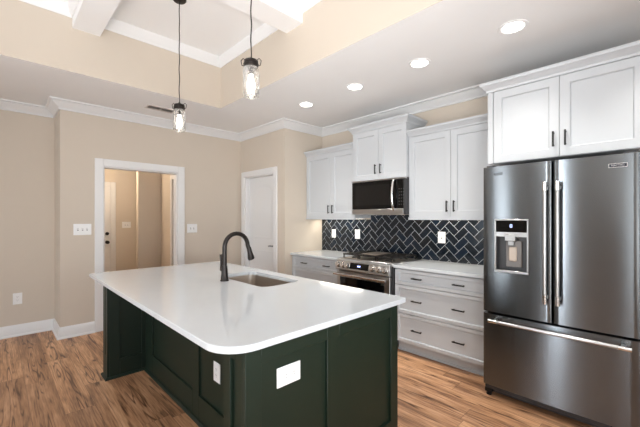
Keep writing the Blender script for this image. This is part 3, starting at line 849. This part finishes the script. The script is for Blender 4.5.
# ------------------------------------------------------------ range
RX0, RX1 = -2.815, -2.045
rg = empty('gas_range', ((RX0 + RX1) / 2, 3.3, 0), 'stainless slide-in gas range with black grates between the white counters', 'range')
RC = (RX0 + RX1) / 2
MB().box(RX0 + 0.006, RX1 + 0.018, 3.05, 3.655, 0.03, 0.89).build('range_body', 'darkplastic', rg)
for sx in (RX0 + 0.05, RX1 - 0.05):
    for sy in (3.09, 3.60): MB().lathe((sx, sy, 0), [(0.02, 0), (0.02, 0.01), (0.012, 0.012), (0.012, 0.035)], n=12).build('foot', 'black', rg)
MB().box(RX0 + 0.002, RX1 + 0.018, 3.04, 3.655, 0.891, 0.922).build('cooktop', 'steel2', rg, bevel=0.004)
MB().box(RX0 + 0.02, RX1 - 0.02, 3.075, 3.60, 0.9225, 0.9245).build('cooktop_well', 'sinksteel', rg)
# sloped control panel
cpn = MB().prism([(3.04, 0.785), (2.985, 0.79), (2.975, 0.80), (3.005, 0.905), (3.02, 0.915), (3.04, 0.915)], 'X', RX0, RX1).build('control_panel', 'steel2', rg, bevel=0.003)
tilt = math.atan2(0.03, 0.105)
def on_panel(x, h):       # point and frame on the sloped face; h 0..1 up the face
    return Matrix.Translation((x, 2.975 + 0.03 * h, 0.80 + 0.105 * h)) @ Matrix.Rotation(-tilt, 4, 'X')
m = MB().box(-0.136, 0.136, -0.003, 0.002, -0.036, 0.036).xf(on_panel(-2.455, 0.5)); dsp = m.build('display', 'glassblack', cpn, bevel=0.001)
MB().box(-0.022, 0.022, -0.0045, -0.003, -0.008, 0.010).xf(on_panel(-2.455, 0.5)).build('clock_digits', 'led', dsp)
for kx in (-2.765, -2.69, -2.625, -2.262, -2.18, -2.098):
    m = MB().lathe((0, 0, 0), [(0.036, 0), (0.036, -0.007), (0.030, -0.010), (0.028, -0.040), (0.025, -0.044)], axis='Y', n=24)
    m.box(-0.004, 0.004, -0.049, -0.042, -0.024, 0.024)
    m.xf(on_panel(kx, 0.48)); m.build('knob', 'knobsteel', cpn)
# door
od = MB().box(RX0 + 0.003, RX1 - 0.003, 3.005, 3.045, 0.20, 0.775).build('oven_door', 'steel2', rg, bevel=0.004)
MB().box(RX0 + 0.055, RX1 - 0.075, 3.0, 3.006, 0.27, 0.705).build('window', 'glassblack', od, bevel=0.002)
m = MB().tube([(RX0 + 0.0, 2.95, 0.742), (RX1 - 0.02, 2.95, 0.742)], 0.0145, 14)
for sx in (RX0 + 0.04, RX1 - 0.07): m.box(sx - 0.012, sx + 0.012, 2.95, 3.006, 0.732, 0.752)
m.build('handle', 'knobsteel', od)
MB().box(RX1 - 0.115, RX1 - 0.075, 2.998, 3.0005, 0.680, 0.700).build('badge', 'chrome', od)
MB().box(RX0 + 0.003, RX1 - 0.003, 3.01, 3.045, 0.035, 0.192).build('storage_drawer', 'steel2', rg, bevel=0.004)
# burners and grates
for bxx, byy, br in ((-2.66, 3.19, 0.045), (-2.66, 3.47, 0.038), (-2.17, 3.19, 0.05), (-2.17, 3.47, 0.035), (-2.415, 3.5, 0.04)):
    MB().lathe((bxx, byy, 0.9245), [(br + 0.012, 0), (br + 0.010, 0.008), (br, 0.010), (br, 0.017), (br - 0.006, 0.020)], n=20).build('burner', 'iron', rg)
def grate(xa, xb, ya, yb, nx):
    m = MB(); z0, z1 = 0.962, 0.976; t_ = 0.010
    m.box(xa, xb, ya, ya + t_, z0, z1).box(xa, xb, yb - t_, yb, z0, z1).box(xa, xa + t_, ya, yb, z0, z1).box(xb - t_, xb, ya, yb, z0, z1)
    ym = (ya + yb) / 2
    m.box(xa, xb, ym - t_ / 2, ym + t_ / 2, z0, z1)
    for k in range(1, nx): 
        x = xa + (xb - xa) * k / nx
        m.box(x - t_ / 2, x + t_ / 2, ya, yb, z0 + 0.001, z1 + 0.002)
    for q in (0.25, 0.75):
        y = ya + (yb - ya) * q
        m.box(xa, xa + (xb - xa) * 0.36, y - t_ / 2, y + t_ / 2, z0, z1 + 0.002).box(xb - (xb - xa) * 0.36, xb, y - t_ / 2, y + t_ / 2, z0, z1 + 0.002)
    for x in (xa + 0.01, xb - 0.01):
        for y in (ya + 0.01, yb - 0.01): m.box(x - 0.006, x + 0.006, y - 0.006, y + 0.006, 0.9245, z0)
    return m.build('grate', 'iron', rg)
grate(RX0 + 0.028, -2.545, 3.085, 3.595, 3); grate(-2.285, RX1 - 0.028, 3.085, 3.595, 3); grate(-2.54, -2.29, 3.085, 3.595, 3)
MB().box(-2.525, -2.305, 3.12, 3.42, 0.980, 0.991).build('griddle', plain('griddle_lit_metal', (0.42, 0.36, 0.31, 1), 0.35, metal=0.9), rg, bevel=0.003)  # lighter tone paints in the light reflected on the griddle

# ------------------------------------------------------------ refrigerator
QX0, QX1, QC = -1.032, -0.112, -0.561
QF = 2.805
rf = empty('refrigerator', ((QX0 + QX1) / 2, 3.2, 0), 'stainless french-door refrigerator with water dispenser at the right', 'refrigerator')
MB().box(QX0 + 0.006, QX1 - 0.006, 2.905, 3.62, 0.03, 1.795).build('refrigerator_body', plain('dark_grey_cabinet', srgb(70, 70, 72), 0.45), rf, bevel=0.003)
MB().box(QX0 + 0.01, QX1 - 0.01, 2.89, 2.906, 0.07, 1.79).build('gasket', 'gap', rf)
def curved_door(name, xa, xb, z0, z1, hole=None):
    """gently bowed door front; returns object. hole = (x0,x1,z0,z1)"""
    m = MB(); bow = 0.012
    xc = (QX0 + QX1) / 2; hw = (QX1 - QX0) / 2
    def yf(x): 
        t_ = (x - xc) / hw
        y = QF + bow * t_ * t_
        d = min(x - xa, xb - x)            # rolled vertical edges
        rr = 0.014
        if d < rr: y += rr - math.sqrt(max(0, rr * rr - (rr - d) ** 2))
        return y
    xs = [xa, xa + 0.0015, xa + 0.004, xa + 0.008, xa + 0.014]
    n = 18
    lo_, hi_ = xa + 0.014, xb - 0.014
    mids = [lo_ + (hi_ - lo_) * k / n for k in range(1, n)]
    if hole: mids = [x for x in mids if not (hole[0] - 0.012 < x < hole[1] + 0.012)] + [hole[0], hole[1]]
    xs = xs + sorted(mids) + [xb - 0.014, xb - 0.008, xb - 0.004, xb - 0.0015, xb]
    zs = [z0, z1] if not hole else [z0, hole[2], hole[3], z1]
    F = [[m.bm.verts.new((x, yf(x), z)) for z in zs] for x in xs]
    for i in range(len(xs) - 1):
        for j in range(len(zs) - 1):
            if hole and j == 1 and xs[i] >= hole[0] - 1e-6 and xs[i + 1] <= hole[1] + 1e-6: continue
            fc = m.bm.faces.new((F[i][j], F[i + 1][j], F[i + 1][j + 1], F[i][j + 1])); fc.smooth = True
    B = [[m.bm.verts.new((x, 2.888, z)) for z in (z0, z1)] for x in xs]
    for i in range(len(xs) - 1):
        m.bm.faces.new((F[i][0], B[i][0], B[i + 1][0], F[i + 1][0])); m.bm.faces.new((F[i][-1], F[i + 1][-1], B[i + 1][1], B[i][1]))
        m.bm.faces.new((B[i][0], B[i][1], B[i + 1][1], B[i + 1][0]))
    m.bm.faces.new([F[0][j] for j in range(len(zs))] + [B[0][1], B[0][0]])
    m.bm.faces.new([F[-1][j] for j in range(len(zs))] + [B[-1][1], B[-1][0]])
    return m
HB = (-0.938, -0.712, 0.995, 1.398)
ld = curved_door('door', QX0, QC - 0.003, 0.672, 1.812, HB).build('door', 'steel', rf, sharp=50); ld['label'] = 'left door with water dispenser'
rd = curved_door('door', QC + 0.003, QX1, 0.672, 1.812).build('door', 'steel', rf, sharp=50)
fd = curved_door('freezer_drawer', QX0, QX1, 0.09, 0.655).build('freezer_drawer', 'steel', rf, sharp=50)
def bar_handle(x, par):
    m = MB().tube([(x, 2.752, 0.82), (x, 2.752, 1.655)], 0.0125, 16)
    for z in (0.855, 1.62): m.box(x - 0.009, x + 0.009, 2.752, 2.808, z - 0.011, z + 0.011)
    h = m.build('handle', 'steel2', par)
    for z in (0.81, 1.60):
        MB().tube([(x, 2.752, z), (x, 2.752, z + 0.062)], 0.0145, 16).build('handle_cap', 'chrome', h)
bar_handle(-0.597, ld); bar_handle(-0.523, rd)
m = MB().tube([(-0.965, 2.752, 0.614), (-0.155, 2.752, 0.614)], 0.0125, 16)
for x in (-0.93, -0.19): m.box(x - 0.011, x + 0.011, 2.752, 2.815, 0.605, 0.623)
h = m.build('handle', 'steel2', fd)
for x in (-0.97, -0.212): MB().tube([(x, 2.752, 0.614), (x + 0.062, 2.752, 0.614)], 0.0145, 16).build('handle_cap', 'chrome', h)
# dispenser
dp = MB()
x0, x1, z0, z1 = HB
for q in ((x0 - 0.004, x1 + 0.004, z0 - 0.004, z0 + 0.016), (x0 - 0.004, x1 + 0.004, z1 - 0.008, z1 + 0.004), (x0 - 0.004, x0 + 0.008, z0 + 0.016, z1 - 0.008), (x1 - 0.008, x1 + 0.004, z0 + 0.016, z1 - 0.008)):
    dp.box(q[0], q[1], QF - 0.004, QF + 0.02, q[2], q[3])
dpo = dp.build('dispenser_frame', 'steel2', ld, bevel=0.003)
MB().box(x0 + 0.008, x1 - 0.008, QF + 0.002, QF + 0.02, 1.302, z1 - 0.008).build('dispenser_display', 'glassblack', ld)
o = MB().box(-0.833, -0.817, QF + 0.0005, QF + 0.002, 1.338, 1.342).box(-0.833, -0.817, QF + 0.0005, QF + 0.002, 1.358, 1.362).box(-0.833, -0.829, QF + 0.0005, QF + 0.002, 1.342, 1.358).box(-0.821, -0.817, QF + 0.0005, QF + 0.002, 1.342, 1.358).build('dispenser_icon', 'led', ld)
m = MB()
m.box(x0 + 0.008, x1 - 0.008, 2.872, 2.880, z0 + 0.016, 1.302).box(x0 + 0.002, x0 + 0.008, QF + 0.02, 2.88, z0 + 0.01, 1.302).box(x1 - 0.008, x1 - 0.002, QF + 0.02, 2.88, z0 + 0.01, 1.302)
m.box(x0 + 0.008, x1 - 0.008, QF + 0.01, 2.872, z0 + 0.004, z0 + 0.016)
m.build('dispenser_recess', 'darkplastic', ld)
MB().box(x0 + 0.008, x1 - 0.008, QF + 0.006, QF + 0.03, 1.268, 1.302).build('dispenser_shelf', 'steel2', ld)
MB().box(-0.868, -0.795, QF - 0.002, QF + 0.05, 1.235, 1.285).box(-0.85, -0.81, QF + 0.012, QF + 0.05, 1.20, 1.235).build('dispenser_spout', 'steel2', ld, bevel=0.003)
m = MB().box(-0.873, -0.765, QF + 0.045, QF + 0.065, 1.035, 1.235)
m.build('dispenser_backplate', 'greyplastic', ld, bevel=0.003)
MB().box(-0.85, -0.795, QF + 0.028, QF + 0.046, 1.08, 1.19).build('dispenser_paddle', plain('paddle_plastic', srgb(195, 180, 165), 0.25), ld, bevel=0.006)
# grille and feet
MB().box(QX0 + 0.02, QX1 - 0.02, 2.865, 2.90, 0.022, 0.085).box(QX0 + 0.01, QX1 - 0.01, 2.835, 2.865, 0.052, 0.085).build('toe_grille', 'darkplastic', rf, bevel=0.002)
for x in (QX0 + 0.035, QX1 - 0.035):
    m = MB().box(x - 0.025, x + 0.025, 2.83, 2.87, 0.025, 0.055).lathe((x, 2.85, 0), [(0.02, 0), (0.02, 0.012), (0.01, 0.014), (0.01, 0.03)], n=14)
    m.build('foot', 'black', rf)
    MB().lathe((x, 3.5, 0), [(0.02, 0), (0.02, 0.012), (0.01, 0.014), (0.01, 0.035)], n=14).build('foot', 'black', rf)
for x in (QX0 + 0.05, QX1 - 0.05): MB().box(x - 0.03, x + 0.03, 2.84, 2.93, 1.8, 1.825).build('hinge_cover', 'darkplastic', rf)
def text_mesh(s_, size, mat, loc, parent, name, space=1.0):
    cu = bpy.data.curves.new(name, 'FONT'); cu.body = s_; cu.size = size; cu.extrude = 0.0006; cu.align_x = 'CENTER'; cu.align_y = 'CENTER'; cu.space_character = space
    tmp = bpy.data.objects.new('tmp', cu); COL.objects.link(tmp)
    dg = bpy.context.evaluated_depsgraph_get(); dg.update()
    me = bpy.data.meshes.new_from_object(tmp.evaluated_get(dg))
    bpy.data.objects.remove(tmp)
    p = Vector((0, 0, 0)); q = parent
    while q is not None: p += q.location; q = q.parent
    me.transform(Matrix.Translation(Vector(loc) - p) @ Matrix.Rotation(PI / 2, 4, 'X'))
    me.materials.clear(); me.materials.append(M[mat])
    o = bpy.data.objects.new(name, me); COL.objects.link(o); o.parent = parent
    return o
bq = MB().box(-0.263, -0.173, QF + 0.0015, QF + 0.012, 1.728, 1.754).build('badge', 'chrome', rd)
MB().box(-0.260, -0.176, QF + 0.0008, QF + 0.003, 1.731, 1.751).build('badge_field', plain('navy_enamel', srgb(28, 32, 46), 0.3), bq)
text_mesh('MAYTAG', 0.0155, 'chrome', (-0.218, QF + 0.0004, 1.741), bq, 'badge_lettering', 1.0)
MB().box(-0.948, -0.884, QF + 0.004, QF + 0.012, 1.742, 1.745).build('badge_line', 'darkplastic', ld)
text_mesh('CHSE', 0.027, 'gap', (-0.916, QF + 0.005, 1.754), ld, 'badge', 1.05)

# ------------------------------------------------------------ lamps
def can(x, y, label):
    t = empty('recessed_light', (x, y, CZ), label, 'ceiling light', 'recessed lights in the soffit')
    MB().rings([[(x + r_ * math.cos(a), y + r_ * math.sin(a), CZ + h) for a in [2 * PI * k / 32 for k in range(32)]] for r_, h in ((0.098, 0.0), (0.096, -0.005), (0.078, -0.007), (0.070, -0.002), (0.070, 0.0))], closed=True).build('trim_ring', 'plate', t)
    MB().lathe((x, y, CZ), [(0.070, -0.0005), (0.070, -0.003), (0.069, -0.0035)], n=32).build('lamp_lens', 'lens', t)
    l = bpy.data.lights.new('can_light', 'SPOT'); l.energy = 62; l.spot_size = R(98); l.spot_blend = 1.0; l.shadow_soft_size = 0.07; l.color = (1, 0.955, 0.89)
    o = bpy.data.objects.new('can_light', l); o.location = (x, y, CZ - 0.012); COL.objects.link(o)
can(-3.035, 2.70, 'round recessed light in the soffit, farthest of the row and nearest the pantry corner')
can(-2.27, 2.70, 'round recessed light in the soffit, second of the row from the pantry corner')
can(-1.527, 2.70, 'round recessed light in the soffit, third of the row from the pantry corner')
can(-0.773, 2.67, 'round recessed light in the soffit, nearest of the row, in front of the refrigerator')
can(0.0, 2.67, 'added unseen recessed light in the soffit, beyond the refrigerator at the right')  # unseen lamp added past the end of the row for its light

def pendant(x, y, label):
    t = empty('pendant_light', (x, y, 2.2), label, 'pendant light', 'jar pendants over the island')
    top = TZ if not any(a <= x <= b_ for a, b_ in XB) else BZ
    MB().lathe((x, y, top), [(0.06, 0), (0.06, -0.012), (0.05, -0.022), (0.01, -0.028)]).build('canopy', 'bronze', t)
    pts = [(x + 0.0018 * math.sin(k * 0.9), y + 0.0018 * math.cos(k * 1.1), top - 0.025 - (top - 0.025 - 2.445) * k / 30) for k in range(31)]
    MB().tube(pts, 0.0042, 8).build('cord', 'bronze', t)
    MB().lathe((x, y, 2.392), [(0.043, 0.0), (0.047, 0.002), (0.047, 0.016), (0.043, 0.019), (0.043, 0.024), (0.046, 0.027), (0.046, 0.041), (0.042, 0.046), (0.014, 0.049), (0.010, 0.062), (0.005, 0.066)]).build('lid', 'bronze', t)
    prof = [(0.042, 2.400), (0.043, 2.392), (0.050, 2.386), (0.054, 2.376), (0.054, 2.215), (0.051, 2.202), (0.042, 2.198), (0.012, 2.200)]
    m = MB().lathe((x, y, 0), prof, cap=False, n=32)
    j = m.build('glass_jar', 'jar', t)
    sd = j.modifiers.new('thick', 'SOLIDIFY'); sd.thickness = 0.003; sd.offset = -1
    MB().lathe((x, y, 0), [(0.015, 2.386), (0.015, 2.35), (0.013, 2.345)], n=16).build('socket', 'bronze', t)
    MB().lathe((x, y, 0), [(0.012, 2.345), (0.014, 2.33), (0.024, 2.29), (0.026, 2.27), (0.022, 2.25), (0.012, 2.236), (0.003, 2.232)], n=20).build('bulb', 'bulb', t)
    # wire bail
    m = MB()
    for s in (-1, 1):
        dx_, dy_ = (math.cos(R(46)) * s, math.sin(R(46)) * s)
        base = [(0.046, 2.402), (0.060, 2.406), (0.066, 2.436), (0.052, 2.452), (0.038, 2.440)]
        m.tube([(x + dx_ * a, y + dy_ * a, z) for a, z in base], 0.0028, 8)
    m.tube([(x + 0.0475 * math.cos(a), y + 0.0475 * math.sin(a), 2.411) for a in [2 * PI * k / 28 for k in range(29)]], 0.003, 8)
    m.build('wire_bail', 'bronze', t)
    l = bpy.data.lights.new('bulb_light', 'POINT'); l.energy = 9; l.shadow_soft_size = 0.03; l.color = (1, 0.9, 0.76)
    o = bpy.data.objects.new('bulb_light', l); o.location = (x, y, 2.275); COL.objects.link(o)
pendant(-3.08, 1.2, 'clear glass jar pendant hanging over the far end of the island')
pendant(-1.89, 1.2, 'clear glass jar pendant hanging over the middle of the island, larger and higher in view')

# air vent
vt = empty('air_vent', (-4.42, 1.48, CZ), 'slim louvred air vent in the ceiling near the doorway wall', 'air vent')
MB().box(-4.50, -4.48, 1.32, 1.66, CZ - 0.008, CZ).box(-4.36, -4.34, 1.32, 1.66, CZ - 0.008, CZ).box(-4.48, -4.36, 1.32, 1.34, CZ - 0.008, CZ).box(-4.48, -4.36, 1.64, 1.66, CZ - 0.008, CZ).box(-4.48, -4.36, 1.485, 1.495, CZ - 0.008, CZ).build('vent_frame', 'ventm', vt)
MB().box(-4.48, -4.36, 1.34, 1.64, CZ - 0.0015, CZ - 0.0005).build('vent_shade_sheet', plain('vent_shadow', srgb(120, 112, 106), 0.8), vt)  # flat sheet, the shade behind the slats put into its colour
m = MB()
for k in range(6):
    xx = -4.472 + k * 0.02
    m.prism([(xx, CZ - 0.0018), (xx + 0.010, CZ - 0.007), (xx + 0.012, CZ - 0.007), (xx + 0.004, CZ - 0.0018)], 'Y', 1.34, 1.64)
m.build('slats', 'ventm', vt)
